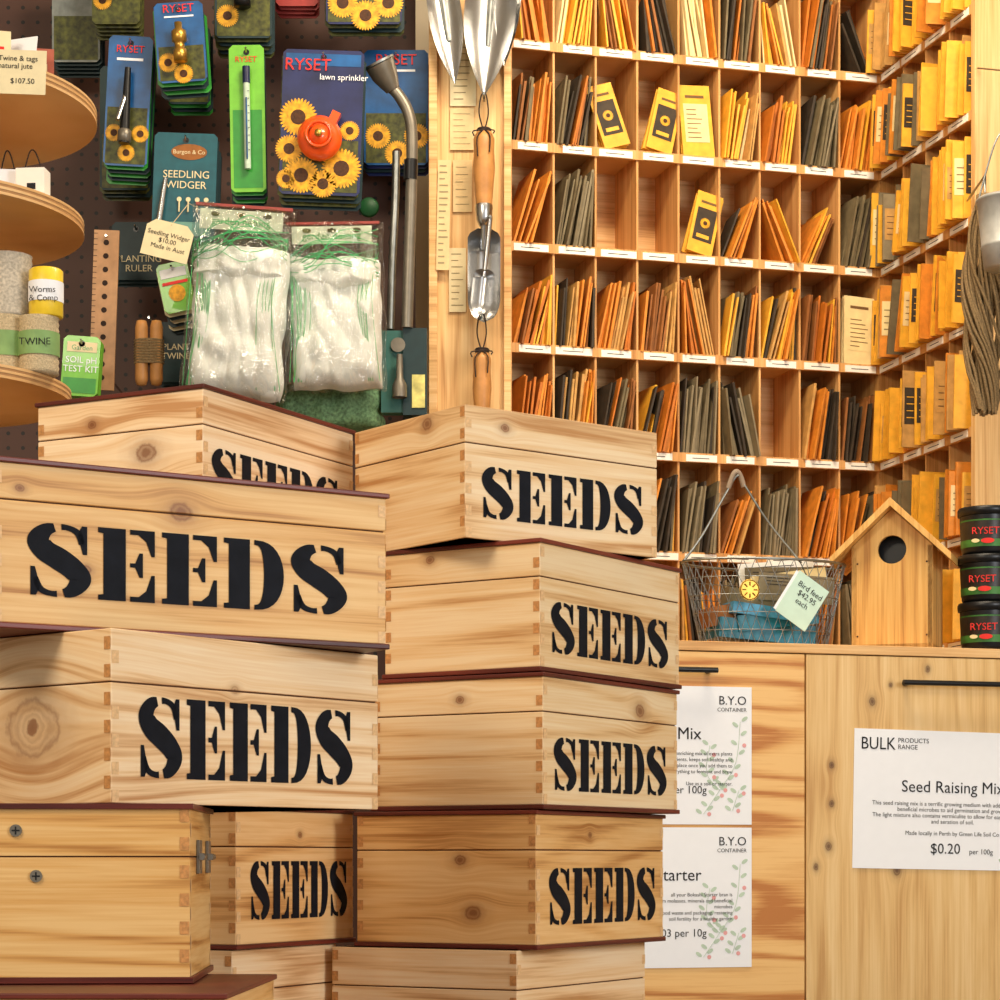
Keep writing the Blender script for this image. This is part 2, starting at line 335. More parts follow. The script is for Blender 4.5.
# ---------------------------------------------------------------- pigeon-hole racks
E1=(.9636,.2673)
ZS=[.36,.5317,.7037,.8757,1.0477,1.2197,1.3917,1.5637]
def rack(name,M,Lx,nc,depth=.125,edge=.004):
    mb=MB(); zb=.322; zu=ZS[-1]+.2
    mb.box((-edge,0,zb),(0,depth,zu),PLYDIV); mb.box((Lx,0,zb),(Lx+edge,depth,zu),PLYDIV)
    mb.box((0,depth-.004,zb),(Lx,depth,zu),PLY)
    for i in range(1,nc):
        x=Lx*i/nc; mb.box((x-.0018,.004,zb),(x+.0018,depth-.004,zu),PLYDIV)
    for z in ZS:
        mb.box((0,0,z-.014),(Lx,.006,z+.002),PLYDIV); mb.box((0,.006,z-.006),(Lx,depth-.004,z),PLY)
        for i in range(nc):
            c=Lx*(i+.5)/nc; w=Lx/nc*random.uniform(.34,.44); j=random.uniform(-.004,.004)
            mb.box((c-w+j,-.0012,z-.0130),(c+w+j,-.0001,z-.001),LABW)
            mb.box((c-w*.6+j,-.0015,z-.0078),(c+w*.5+j,-.0012,z-.0066),TXT)
    mb.box((0,0,zb-.002),(Lx,depth,zb+.004),PLY)
    return mb.obj(name,M)
def face(mb,m,x,y0,y1,z0,z1,mat):
    mb.add([(x,y0,z0),(x,y1,z0),(x,y1,z1),(x,y0,z1)],[(0,1,2,3)],mat,m)
def sunflower(mb,x,z,r,y,M=None):
    for k in range(2):
        for i in range(16):
            a=2*math.pi*(i+.5*k)/16; mb.disc(x+math.cos(a)*r*.68,z+math.sin(a)*r*.68,r*.34,y-.0002*k,SUN,n=8,rz=r*.085,rot=a,M=M)
    mb.disc(x,z,r*.40,y-.0006,SUNC,M=M,n=14)
def packets(name,M,Lx,nc,codes,side=False):
    mb=MB()
    pal={'K':[KHA,KHA,GRY,DRK,KHA],'O':[ORG,AMB,YEL,TAN,ORG,BRN,DRK],'M':[KHA,ORG,TAN,DRK,YEL,BRN],'Y':[YEL,ORG,YEL,CRM,TAN],'D':[DRK,BRN,AMB,KHA,DRK]}
    if side: pal={'Y':[YEL,YEL,ORG,TAN,YEL],'M':[YEL,KHA,ORG,YEL],'K':[KHA,YEL,GRY],'O':[ORG,YEL,KHA]}
    for ri,row in codes.items():
        z=ZS[ri]+.0005
        for ci,code in enumerate(row[:nc]):
            x0=Lx*ci/nc+.003; x1=Lx*(ci+1)/nc-.003; cw=x1-x0
            if code=='.': continue
            if code in 'fghjb':
                for i in range(3):
                    a={'f':5,'g':-17,'h':3,'j':14,'b':-3}[code]; w=min(.058,cw*.84); h={'h':.124,'b':.128}.get(code,.112)
                    if code in 'gj': w*=.82
                    m=T((x0+x1)/2+random.uniform(-.003,.003),.004+i*.010,z+(abs(math.sin(math.radians(a)))*w/2))@R(a+i*1.5,'Y')@R(-6,'X')
                    bm=CRM if code=='h' else YEL
                    mb.box((-w/2,0,0),(w/2,.003,h),bm,m)
                    if i==0:
                        q=CRM if code in 'hb' else DRK
                        mb.quad(-w*.38,h*.2,w*.38,h*.74,-.0005,q,m)
                        if q is DRK: sunflower(mb,0,h*.5,w*.2,-.0008,m); mb.quad(-w*.25,h*.25,w*.25,h*.31,-.0008,YEL,m)
                        else:
                            for k in range(7): mb.quad(-w*.3,h*(.26+.065*k),w*random.uniform(.0,.3),h*(.272+.065*k),-.0008,LPR,m)
                        mb.quad(-w*.3,h*.82,w*.3,h*.86,-.0005,LPR,m)
                continue
            few=code.islower(); P=pal[code.upper()]
            n=random.randint(4,6) if few else random.randint(11,14)
            if side: n=random.randint(6,9)
            mx=random.uniform(.42,.55)
            lean=random.uniform(16,24) if few else random.uniform(5,14)
            if side: lean=random.uniform(2,12)
            st=cw*mx/n if few else cw*random.uniform(.82,.96)/n
            hb=.118+random.uniform(-.010,.012); mir=(random.random()<.25) or code=='d'
            run=random.choice(P)
            for i in range(n):
                if random.random()<.5: run=random.choice(P)
                h=hb+random.uniform(-.016,.012); th=random.uniform(.0024,.0044)
                bx=x0+st*(i+.2); a=lean+random.uniform(-3,3)
                a=min(a,math.degrees(math.asin(max(0,min(.9,(x1-.002-bx-th)/h)))))
                if side:
                    m=T(bx,random.uniform(-.034,-.004),z)@R(random.uniform(-12,4),'Z')@R(a,'Y')
                    mb.box((0,0,0),(th,.085,h),run,m)
                    q=random.choice([CRM,DRK,None,None,TAN])
                    if q and run is not KHA:
                        face(mb,m,th+.0004,.003,.05,h*.3,h*.78,q)
                        for k in range(4): face(mb,m,th+.0007,.007,random.uniform(.018,.035),h*(.38+.09*k),h*(.392+.09*k),YEL if q is DRK else LPR)
                else:
                    yo=random.uniform(-.012,.018); yw=random.uniform(-9,9)
                    if mir: mb.box((-th,0,0),(0,.085,h),run,T(x0+x1-bx,yo,z)@R(yw,'Z')@R(-a,'Y'))
                    else: mb.box((0,0,0),(th,.085,h),run,T(bx,yo,z)@R(yw,'Z')@R(a,'Y'))
    return mb.obj(name,M)
PO=(.02,3.9); LM=.678
MM=frame((PO[0],PO[1],CH),E1)
rack('seed_packet_rack',MM,LM,9)
codes={6:'OYODYDYDd', 5:'MDgjbYOKY', 4:'oK..joymK', 3:'OMOOOMOOh', 2:'OODOKK.OD', 1:'OMOMKoKOM', 0:'KOKOMKOMK'}
packets('seed_packets',MM,LM,9,codes)
co=Vector((PO[0]+E1[0]*LM,PO[1]+E1[1]*LM,CH))
SD=(.2673,-.9636)
SM=frame(co,SD); LS=.352
rack('seed_packet_rack',SM,LS,4)
packets('seed_packets',SM,LS,4,{6:'YYYY',5:'YOYY',4:'KYMY',3:'YMYY',2:'MYYY',1:'YOYM',0:'YYYY'},side=True)
mb=MB(); mb.box((LS+.005,-.004,-.57),(LS+.020,.15,.85),PLYV)
mb.obj('rack_end_panel',SM@T(0,0,.892),bevel=.001)
# ---------------------------------------------------------------- bulk cabinet
CO=(.451,3.4); CM=frame((CO[0],CO[1],0),E1)
def cx(u,off=0):
    X0=CO[0]+off*E1[1]; d0=CO[1]-off*E1[0]
    return span(X0,d0,E1[0],E1[1],u)
def cz(u,v,off=0):
    t=cx(u,off); d=CO[1]-off*E1[0]+E1[1]*t; return CH+(860-v)*d/F
TOP=CH+.318
mb=MB()
mb.box((-.40,.0,.08),(.85,.74,TOP-.02),SEAM); mb.box((-.40,-.018,TOP-.014),(.85,.745,TOP),PLY)
mb.box((-.40,.03,0),(.85,.74,.08),BLACK)
XG=-.0065
mb.box((-.395,-.017,.085),(XG-.0012,-.0005,TOP-.0155),DOORA); mb.box((XG+.0012,-.017,.085),(.62,-.0005,TOP-.0155),DOORB); mb.box((.626,-.017,.085),(.85,-.0005,TOP-.0155),DOORA)
def bar(u0,v,u1):
    a=cx(u0,.02); b=cx(u1,.02); z=cz(u0,v,.02)
    mb.tube([(a,-.035,z),(b,-.035,z)],.004,BLACK)
    for x in(a+.01,b-.01): mb.tube([(x,-.035,z),(x,-.016,z)],.004,BLACK)
bar(899,683,1022); bar(588,668,714)
mb.obj('bulk_goods_cabinet',CM,bevel=.001)
def poster(name,u0,v0,u1,v1,fn,tilt=0):
    x0=cx(u0,.02);x1=cx(u1,.02); zt_=cz(u0,v0,.02); zb_=cz(u0,v1,.02)
    mb=MB(); w_=x1-x0; h=zt_-zb_
    mb.box((0,0,-h),(w_,.0008,0),WHITE); fn(mb,w_,h)
    mb.obj(name,CM@T(x0,-.0185,zt_)@R(tilt,'Y'))
def vine(mb,pts,sc=1):
    q=smooth([(a,0,b) for a,b in pts],5); mb.tube([(p.x,-.0004,p.z) for p in q],.0004,PGREEN,n=4)
    for i,p in enumerate(q):
        s_=1 if i%2 else -1
        mb.disc(p.x+s_*.007*sc,p.z+.004,.0055*sc,-.0003,PGREEN,n=10,rz=.0028*sc,rot=s_*.6)
        if i%4==0: mb.disc(p.x-s_*.009*sc,p.z,.0032*sc,-.00035,PINK,n=10)
def pr(mb,w,h):
    mb.text('BULK',.010,-.030,.026,TXT,-.0006,sx=.9); mb.text('PRODUCTS\nRANGE',.070,-.019,.0098,TXT,-.0006)
    mb.text('Seed Raising Mix',w/2+.006,-.092,.025,TXT,-.0006,align='CENTER')
    mb.text('This seed raising mix is a terrific growing medium with added organic and\nbeneficial microbes to aid germination and growth.\nThe light mixture also contains vermiculite to allow for easy root growth\nand aeration of soil.\n\nMade locally in Perth by Green Life Soil Co',w/2+.006,-.112,.0088,TXT,-.0006,align='CENTER')
    mb.text('$0.20',w/2-.03,-.183,.022,TXT,-.0006); mb.text('per 100g',w/2+.034,-.183,.011,TXT,-.0006)
    vine(mb,[(w-.06,-h+.01),(w-.045,-h+.04),(w-.03,-h+.09),(w-.015,-h+.13)])
poster('bulk_price_poster',855,728,1044,868,pr,tilt=1.0)
def pl(t1):
    def fn(mb,w,h):
        mb.text('B.Y.O',w-.008,-.026,.018,TXT,-.0006,align='RIGHT'); mb.text('CONTAINER',w-.008,-.036,.008,TXT,-.0006,align='RIGHT')
        mb.text(t1[0],w-.078,-.077,.025,TXT,-.0006,align='RIGHT')
        mb.text(t1[1],w-.03,-.100,.0076,TXT,-.0006,align='RIGHT',spacing=1.15)
        mb.text(t1[2],w-.07,-h+.045,.016,TXT,-.0006,align='RIGHT')
        vine(mb,[(w-.075,-h+.015),(w-.05,-h+.05),(w-.025,-h+.09),(w-.018,-h+.15)]); vine(mb,[(w-.05,-h+.05),(w-.07,-h+.075),(w-.065,-h+.115)]); vine(mb,[(w-.03,-h+.02),(w-.02,-h+.05)])
    return fn
poster('container_price_poster',600,684,752,824,pl(('Potting Mix','an enriching mix of extra plants\nand nutrients, keeps soil healthy and\naerates, place once you add them to\neverything to ferment and brew\n\nUse as a soil or starter.','per 100g')))
poster('container_price_poster',596,827,752,969,pl(('Bokashi Starter','all your Bokashi Starter bran is\nmade from molasses, minerals and beneficial\nmicrobes\nfood waste and packaging, restoring\nsoil fertility for a healthy garden','$0.03 per 10g')))
# ---------------------------------------------------------------- birdhouse
mb=MB(); w=.122; hw=.155; ap=.212; dp=.115
th=.008
front=[(-w/2,0),(w/2,0),(w/2,hw),(0,ap),(-w/2,hw)]
hc=(0,.150); hr=.0215
n=32
def outer(a):
    dx,dz=math.cos(a),math.sin(a); best=9
    for i in range(5):
        p=front[i];q=front[(i+1)%5]; ex,ez=q[0]-p[0],q[1]-p[1]; den=dx*ez-dz*ex
        if abs(den)<1e-9: continue
        t=((p[0]-hc[0])*ez-(p[1]-hc[1])*ex)/den; s_=((p[0]-hc[0])*dz-(p[1]-hc[1])*dx)/den
        if t>0 and -1e-6<=s_<=1+1e-6: best=min(best,t)
    return (hc[0]+dx*best,hc[1]+dz*best)
angs=sorted([2*math.pi*i/n for i in range(n)]+[math.atan2(p[1]-hc[1],p[0]-hc[0])%(2*math.pi) for p in front])
for i in range(len(angs)):
    a=angs[i]; b=angs[(i+1)%len(angs)]
    A=(hc[0]+hr*math.cos(a),hc[1]+hr*math.sin(a));B=(hc[0]+hr*math.cos(b),hc[1]+hr*math.sin(b))
    mb.poly([A,outer(a),outer(b),B],0,BIRD)
    mb.add([(A[0],0,A[1]),(B[0],0,B[1]),(B[0],th,B[1]),(A[0],th,A[1])],[(0,1,2,3)],BIRD)
mb.prism(front,dp-th,dp,BIRD); mb.box((-w/2,.0,0),(-w/2+th,dp,hw),BIRD); mb.box((w/2-th,.0,0),(w/2,dp,hw),BIRD); mb.box((-w/2,0,0),(w/2,dp,th),BIRD)
mb.prism([(-w/2+th,th),(w/2-th,th),(w/2-th,hw-.004),(0,ap-.01),(-w/2+th,hw-.004)],th+.02,th+.021,BLACK)  # black sheet inside paints the shade seen through the entrance hole
sl=(ap-hw)/(w/2); 
for sgn in(-1,1):
    ex=w/2+.030; mb.prism([(0,ap+.001),(sgn*ex,ap-sl*ex+.001),(sgn*ex,ap-sl*ex+.012),(0,ap+.014)][::sgn],-.022,dp+.012,BIRD)
for (a,b) in((-.052,.02),(.052,.02),(-.052,.13),(.052,.13)): mb.disc(a,b,.0015,-.0006,SEAM,n=8)
d_=3.47
mb.obj('birdhouse',frame(((892-500)*d_/F,d_,TOP+.0005),(.95,-.31)),bevel=.0012)
for i in range(3):
    mb=MB()
    mb.lathe([(0,0),(.036,0),(.038,.004),(.041,.058)],BLACK); mb.lathe([(.0415,.0585),(.044,.059),(.0445,.068),(.043,.071),(.039,.0715),(.038,.069),(0,.069)],BLACK)
    mb.lathe([(.0388,.012),(.0408,.050)],C('tub_label_dark',(40,32,24),.4,amt=.4,scale=80)); mb.lathe([(.0392,.010),(.0398,.021)],ZINC); mb.lathe([(.0404,.046),(.0410,.051)],ZINC)
    mb.text('RYSET',-.024,.028,.015,RED,-.0415); mb.disc(.0,.018,.010,-.0412,RED,rz=.004); mb.disc(-.018,.018,.006,-.0412,CRM,rz=.003)
    d_=3.5; mb.obj('plastic_tub',T((987-500)*d_/F,d_,TOP+.0005+i*.0722)@R(random.uniform(-18,-4),'Z'))
# ---------------------------------------------------------------- wire basket
mb=MB(); 
def el(a,z):
    k=z/.13; rx=.100+.030*k; ry=.050+.02*k; return (rx*math.cos(a),ry*math.sin(a),z)
N=40
for z,r in((.002,.0014),(.026,.0007),(.052,.0007),(.078,.0007),(.104,.0007),(.13,.0022)):
    mb.tube([el(2*math.pi*i/N,z) for i in range(N+1)],r,DSTEEL,n=6)
for i in range(N):
    a=2*math.pi*i/N; da=2*math.pi/N
    mb.tube([el(a,.002),el(a+da,.045),el(a,.088),el(a+da,.13)],.0006,DSTEEL,n=4); mb.tube([el(a+da,.002),el(a,.045),el(a+da,.088),el(a,.13)],.0006,DSTEEL,n=4)
mb.add([el(2*math.pi*i/N,.003) for i in range(N)],[list(range(N))],C('basket_liner',(90,95,90),.7))
hs=smooth([el(math.pi,.13),(-.10,0,.17),(-.062,0,.235),(-.045,-.005,.262),(-.035,-.005,.25),(.0,-.02,.19),(.042,-.045,.128)],8)
mb.tube(hs,.0020,DSTEEL,n=6); mb.tube(smooth([(-.058,0,.243),(-.052,-.004,.262),(-.046,-.004,.268),(-.040,-.004,.262),(-.034,-.003,.246)],4),.0042,C('handle_wrap',(150,130,110),.6),n=8)
mb.box((-.085,-.03,.01),(.07,.03,.04),SKY,R(4,'Y')); mb.box((-.05,-.034,.03),(.08,.02,.054),SKY,R(-7,'Y')); mb.box((-.07,-.036,.045),(.03,.01,.062),C('blue_light_pack',(70,150,190),.4,amt=.3),R(6,'Y'))
mb.box((-.07,.0,.05),(.02,.03,.085),KHA,R(9,'Y')); mb.box((-.085,-.02,.05),(-.045,.02,.078),BRN,R(-12,'Y'))
for i,(mt,rr_,zz) in enumerate(((LABW,7,.118),(KHA,3,.108),(CRM,11,.100),(GRY,-3,.094))):
    m=T(.035+.006*i,.035-.012*i,zz)@R(-rr_*.8,'Y'); mb.box((-.062,0,-.02),(.062,.0018,.022),mt,m)
    for k in range(3): mb.quad(-.05,.004+.005*k,.03,.0052+.005*k,-.0006,TXT,m)
mb.disc(-.048,.083,.016,-.062,BRASS); mb.tube([(-.048,-.063,.083),(-.048,-.060,.083)],.0155,BRASS,n=20)
DBR=C('dark_brass',(120,85,30),.4,metal=1)
for k in range(8): mb.tube([(-.048+.006*math.cos(k*.785),-.0632,.083+.006*math.sin(k*.785)),(-.048+.012*math.cos(k*.785),-.0632,.083+.012*math.sin(k*.785))],.0012,DBR,n=4)
mb.tube([(-.048+.0145*math.cos(k*.4),-.0632,.083+.0145*math.sin(k*.4)) for k in range(17)],.0009,DBR,n=4)
m=T(.028,-.078,.068)@R(33,'Y'); mb.box((-.026,0,-.036),(.030,.001,.036),PALE,m); mb.box((-.030,.002,-.034),(.020,.003,.034),WHITE,m)
mb.text('Bird feed\n  $42.95\n   each',-.018,.016,.012,TXT,-.0006,m); mb.tube([(.035,-.055,.13),(.038,-.075,.104)],.0007,TXT,n=4)
d_=3.49; mb.obj('wire_basket',frame(((764-500)*d_/F,d_,TOP+.0005),E1))
# ---------------------------------------------------------------- end panel with tools
DP=3.84
mb=MB(); a=W(429,0,DP); b=W(511,0,DP)
mb.box((a.x,DP,TOP+.001),(b.x,DP+.018,2.6),PLYV); mb.box((b.x-.012,DP-.012,TOP+.001),(b.x,DP,2.6),PLY); mb.box((a.x,DP-.012,TOP+.001),(a.x+.014,DP,2.6),PLY)
mb.obj('tool_display_panel',bevel=.001)
def sheet(name,u0,v0,u1,v1,d,mat,tilt=0,lines=5):
    s=d/F; w=(u1-u0)*s;h=(v1-v0)*s; mb=MB(); mb.box((-w/2,0,-h/2),(w/2,.001,h/2),mat)
    for i in range(lines):
        z=h/2-h*(i+1)/(lines+1); mb.quad(-w*.36,z,w*random.uniform(.0,.36),z+h*.012,-.0006,C('faint_print',(150,135,100),.7))
    p=W((u0+u1)/2,(v0+v1)/2,d); mb.obj(name,T(*p)@R(tilt,'Y'))
CR2=C('kraft_leaflet',(216,190,140),.7,amt=.08)
sheet('care_leaflet',450,22,476,106,DP-.004,CREAM,0,12); sheet('care_leaflet',437,160,450,270,DP-.015,CR2,1,16); sheet('care_leaflet',449,248,466,312,DP-.004,CREAM,0,9); sheet('care_leaflet',453,160,472,212,DP-.004,CR2,0,6); sheet('care_leaflet',450,108,474,150,DP-.004,CR2,0,6)
def cord(mb,z):
    q=smooth([(0,0,z),(-.008,-.004,z+.03),(-.004,-.002,z+.06),(.003,0,z+.062),(.007,-.003,z+.03),(0,0,z)],5); mb.tube(q,.0013,CORD,n=5)
    for dx,dz in((-.010,-.045),(.009,-.038),(-.016,-.012),(.015,-.008)): mb.tube(smooth([(0,-.012,z),(dx*1.1,-.017,z+dz*.3),(dx,-.017,z+dz)],3),.0012,CORD,n=5)
    for k in range(3): mb.lathe([(.0105,z-.004+k*.003),(.0125,z-.002+k*.003),(.0105,z+k*.003)],CORD,n=14)
def blade(mb,z0,Lb,wb,mat,point=True,curl=.2):
    n=20;m=8;vs=[];fs=[]
    for i in range(n+1):
        t=i/n; sh=min(1,.35+math.sqrt(t)*2.2); k=max(0,(t-(.35 if point else .72))/(.65 if point else .28))
        ww=wb/2*sh*math.sqrt(max(.0004,1-k**2.2))
        if point: ww=wb/2*sh*max(.02,(1-k**1.8))
        for j in range(m+1):
            a=j/m*2-1; vs.append((a*ww,(1-a*a)*ww*2*curl,z0-Lb*t))
    for i in range(n):
        for j in range(m): fs.append((i*(m+1)+j,i*(m+1)+j+1,(i+1)*(m+1)+j+1,(i+1)*(m+1)+j))
    mb.add(vs,fs,mat,None,True)
    mb.add([(x,y+.0015,z) for x,y,z in vs],[f[::-1] for f in fs],mat,None,True)
def handle(mb,z0,Lh,r=.0155):
    q=[(0,0),(r*.75,-.001),(r,-.012),(r*.95,-.03),(r*1.05,-.06),(r*.9,-.09),(r*.78,-Lh+.012),(r*.8,-Lh)]
    mb.lathe([(a,z0+b) for a,b in q],HAND,n=20)
mb=MB(); cord(mb,.0); handle(mb,-.0,.128,.0175); mb.lathe([(.0140,-.120),(.0145,-.125),(.0125,-.145),(.008,-.155),(.0,-.155)],STEEL,n=20)
mb.tube([(0,0,-.15),(0,.004,-.165),(0,.012,-.19)],.006,STEEL); blade(mb,-.158,.155,.054,STEEL,False,.4)
mb.tube([(0,.02,.062),(0,.0,.058),(0,-.001,.055)],.0012,CORD,n=5); mb.tube([(0,.05,.068),(0,-.01,.060)],.002,DSTEEL)
mb.obj('hand_transplanter',T(*W(484,132,DP-.055)))
mb=MB(); cord(mb,.0); handle(mb,0,.115,.015); mb.lathe([(.0118,-.11),(.0125,-.115),(.009,-.14),(0,-.14)],STEEL,n=20); mb.tube([(0,0,-.13),(0,0,-.2)],.005,STEEL); blade(mb,-.19,.12,.05,STEEL); mb.tube([(0,.05,.068),(0,-.01,.060)],.002,DSTEEL)
mb.obj('hand_weeder',T(*W(482,352,DP-.05)))
mb=MB(); blade(mb,.01,.075,.034,STEEL,False,.45); mb.tube([(0,.012,.10),(0,.012,.0)],.004,STEEL); mb.tube([(0,.03,.098),(0,-.006,.095)],.002,DSTEEL)
mb.obj('bulb_planter_spoon',T(*W(484,275,DP-.082))@R(6,'Y'))
for (u,v,Lb,wb,rt,dd) in((484,96,.20,.085,4,.05),(455,84,.17,.055,-8,.045),(504,66,.17,.045,3,.03)):
    mb=MB(); blade(mb,Lb,Lb,wb,STEEL,curl=.28); mb.tube([(0,wb*.27,Lb*.45),(0,wb*.2,Lb-.01),(0,.012,Lb+.03),(0,.0,Lb+.06)],.005,DSTEEL); handle(mb,Lb+.17,.12); mb.tube([(0,dd,Lb+.165),(0,-.0,Lb+.165)],.002,DSTEEL)
    mb.obj('hand_trowel',T(*W(u,v,DP-dd))@R(rt,'Y'))
# ---------------------------------------------------------------- pegboard
DB=3.98
mb=MB(); a=W(40,0,DB); mb.box((a.x-.6,DB,0),(W(427,0,DB).x-.02,DB+.006,2.6),PEG); mb.obj('pegboard_panel')
def hang(u0,v0,u1,v1,d,mat,n=4,th=.0015,back=None):
    s=d/F; uc,vc=(u0+u1)/2,(v0+v1)/2; mb=MB(); w=(u1-u0)*s;h=(v1-v0)*s
    P=lambda u,v:((u-uc)*s,(vc-v)*s)
    for i in range(n):
        sx=random.uniform(-.003,.003)*(i>0); sz=-i*.0035
        c=.006; p=[(-w/2+c,-h/2),(w/2-c,-h/2),(w/2,-h/2+c),(w/2,h/2-c),(w/2-c,h/2),(-w/2+c,h/2),(-w/2,h/2-c),(-w/2,-h/2+c)]
        p=[(a_+sx,b_+sz) for a_,b_ in p]
        y=i*min(.009,(DB-d-.01)/max(n,1))
        mb.prism(p,y,y+th,mat if i==0 or back is None else (back if i%2 else DTEAL))
    mb.tube([(0,-.012,h/2-.008),(0,-.006,h/2-.012),(0,DB-d,h/2-.012)],.0018,STEEL,n=6); mb.disc(0,h/2-.012,.005,-.0008,BLACK,n=10)
    return mb,P,W(uc,vc,d),s
def logo(mb,P,s,u,v,k,t='RYSET'): mb.text(t,*P(u,v),k*s*1.3,RED,-.0025,align='CENTER')
def done(x,name,roll=0): mb,P,p,s=x; return mb.obj(name,T(*p)@R(roll,'Y'))
x=hang(281,50,362,195,3.72,NAVY,5,back=LEAF); mb,P,p,s=x
mb.quad(*P(284,192),*P(359,140),-.0006,LEAF); mb.quad(*P(284,66),*P(359,54),-.0006,BLUE)
for (u,v,r) in((298,118,19),(290,150,14),(303,176,18),(343,168,20),(325,184,14),(350,130,10),(288,180,10)): 
    q=P(u,v); sunflower(mb,q[0],q[1],r*s,-.0012)
logo(mb,P,s,306,71,13); mb.text('lawn sprinkler',*P(318,80),8.5*s,WHITE,-.0025)
q=P(321,141); m=T(q[0],-.004,q[1])@R(90,'X')
mb.lathe([(0,0),(.030,0),(.036,.006),(.036,.014),(.027,.022),(.016,.026),(.014,.034),(.0,.034)],ORP,m); mb.lathe([(.020,.03),(.023,.033),(.020,.037),(.017,.033),(.020,.03)],ORP,m)
mb.box((.004,-.024,-.004),(.018,-.010,.026),ORP,T(q[0]+.006,0,q[1]+.022)@R(25,'Y')); mb.lathe([(.006,.034),(.006,.042),(0,.042)],BRASS,m)
done(x,'lawn_sprinkler_pack',2)
def pack(name,u0,v0,u1,v1,d,mat,n=4,roll=0,tool=None,back=None,sun=3,lower=LEAF):
    x=hang(u0,v0,u1,v1,d,mat,n,back=back); mb,P,p,s=x; w=u1-u0; h=v1-v0
    if lower: mb.quad(*P(u0+2,v1-2),*P(u1-2,v0+h*.55),-.0006,lower)
    for k in range(sun):
        q=P(u0+w*(.22+.3*k),v1-h*(.10+.15*((k+1)%2))); sunflower(mb,q[0],q[1],w*.2*s,-.0012)
    logo(mb,P,s,u0+w/2,v0+h*.13,w*.18)
    mb.quad(*P(u0+w*.2,v0+h*.19),*P(u0+w*.8,v0+h*.17),-.0008,WHITE)
    q=P(u0+w/2,v0+h*.55)
    if tool=='gun':
        mb.tube([(q[0],-.016,q[1]+h*.28*s),(q[0],-.016,q[1]-h*.3*s)],[.005,.009],BLACK,n=12); mb.tube([(q[0],-.016,q[1]+.02),(q[0]-.01,-.03,q[1]-.03)],.004,STEEL)
        mb.lathe([(.004,0),(.011,.004),(.011,.02),(.005,.026)],GMET,T(q[0],-.016,q[1]-h*.3*s))
    if tool=='brass':
        mb.lathe([(.0,-.03),(.011,-.03),(.011,-.012),(.008,-.010),(.008,.0),(.012,.002),(.012,.018),(.006,.022),(.006,.032),(0,.032)],BRASS,T(q[0],-.016,q[1]),n=16)
    if tool=='adapter': mb.lathe([(.0,-.02),(.014,-.02),(.014,-.002),(.011,0),(.011,.016),(0,.016)],BLACK,T(q[0],-.018,q[1]),n=16)
    done(x,name,roll)
pack('spray_nozzle_pack',106,36,150,166,3.74,BLUE,6,tool='gun',roll=3,back=GREEN); pack('hose_fitting_pack',156,2,205,82,3.70,BLUE,5,tool='brass',back=GREEN,roll=-4,sun=2)
pack('watering_attachment_pack',364,50,428,165,3.90,BLUE,4,back=NAVY,sun=3); pack('hose_connector_pack',215,-50,272,38,3.78,DTEAL,6,tool='adapter',back=LEAF,sun=1)
pack('sunflower_seed_pack',326,-60,402,24,3.8,NAVY,4,back=LEAF,sun=3); pack('hose_connector_pack',92,-70,140,24,3.82,LEAF,5,tool='adapter',sun=1); pack('hose_fitting_pack',168,26,210,104,3.86,DTEAL,4,back=GREEN,sun=0)
pack('hose_connector_pack',52,-40,100,62,3.88,C('pack_grey',(120,125,120),.5,amt=.3),5,back=DTEAL,sun=0); pack('sprinkler_part_pack',276,-90,318,6,3.84,C('pack_red',(150,45,40),.5),4,sun=0,lower=None)
pack('spray_nozzle_pack',100,66,150,190,3.88,DTEAL,4,back=LEAF,sun=0)
x=hang(230,45,265,192,3.76,LGREEN,5,back=GREEN); mb,P,p,s=x
mb.quad(*P(233,188),*P(262,110),-.0006,GREEN); mb.text('RYSET',*P(247,62),8*s,RED,-.0012,align='CENTER')
mb.tube([(0,-.008,.065),(0,-.008,-.085)],.0055,C('thermometer_tube',(190,210,190),.2),n=12); mb.tube([(0,-.0145,.03),(0,-.0145,-.07)],.0013,BLUE,n=8); mb.tube([(0,-.008,.055),(0,-.008,.082)],.0065,NAVY,n=12)
for i in range(9): mb.quad(.002,.04-.012*i,.005,.041-.012*i,-.0142,TXT)
done(x,'garden_thermometer_pack',-1)
x=hang(153,133,216,240,3.74,TEAL,6,back=DTEAL); mb,P,p,s=x
mb.text('SEEDLING\nWIDGER',*P(186,178),10.5*s,CREAM,-.0012,align='CENTER'); mb.disc(*P(188,152),18*s,-.0008,BRN,rz=8*s); mb.text('Burgon & Co',*P(188,154),6*s,CREAM,-.0012,align='CENTER')
mb.tube([(P(166,180)[0],-.006,P(0,180)[1]),(P(160,232)[0],-.006,P(0,232)[1])],[.004,.006],STEEL)
for i in range(4): 
    q=P(180+i*9,200); mb.tube([(q[0],-.003,q[1]),(q[0],-.003,q[1]-.02)],.0014,CREAM,n=6); mb.disc(q[0],q[1],.004,-.004,CREAM,n=10)
mb.quad(*P(172,236),*P(212,222),-.0008,C('pack_mint',(110,160,150),.6)); done(x,'seedling_widger_pack',2)
x=hang(112,222,160,280,3.84,DTEAL,3); mb,P,p,s=x; mb.text('PLANTING\nRULER',*P(139,262),9.5*s,CREAM,-.0012,align='CENTER'); done(x,'planting_ruler_pack')
x=hang(158,322,190,382,3.84,DTEAL,3); mb,P,p,s=x; mb.text('PLANT\nTWINE',*P(176,350),9*s,CREAM,-.0012,align='CENTER'); done(x,'garden_twine_pack')
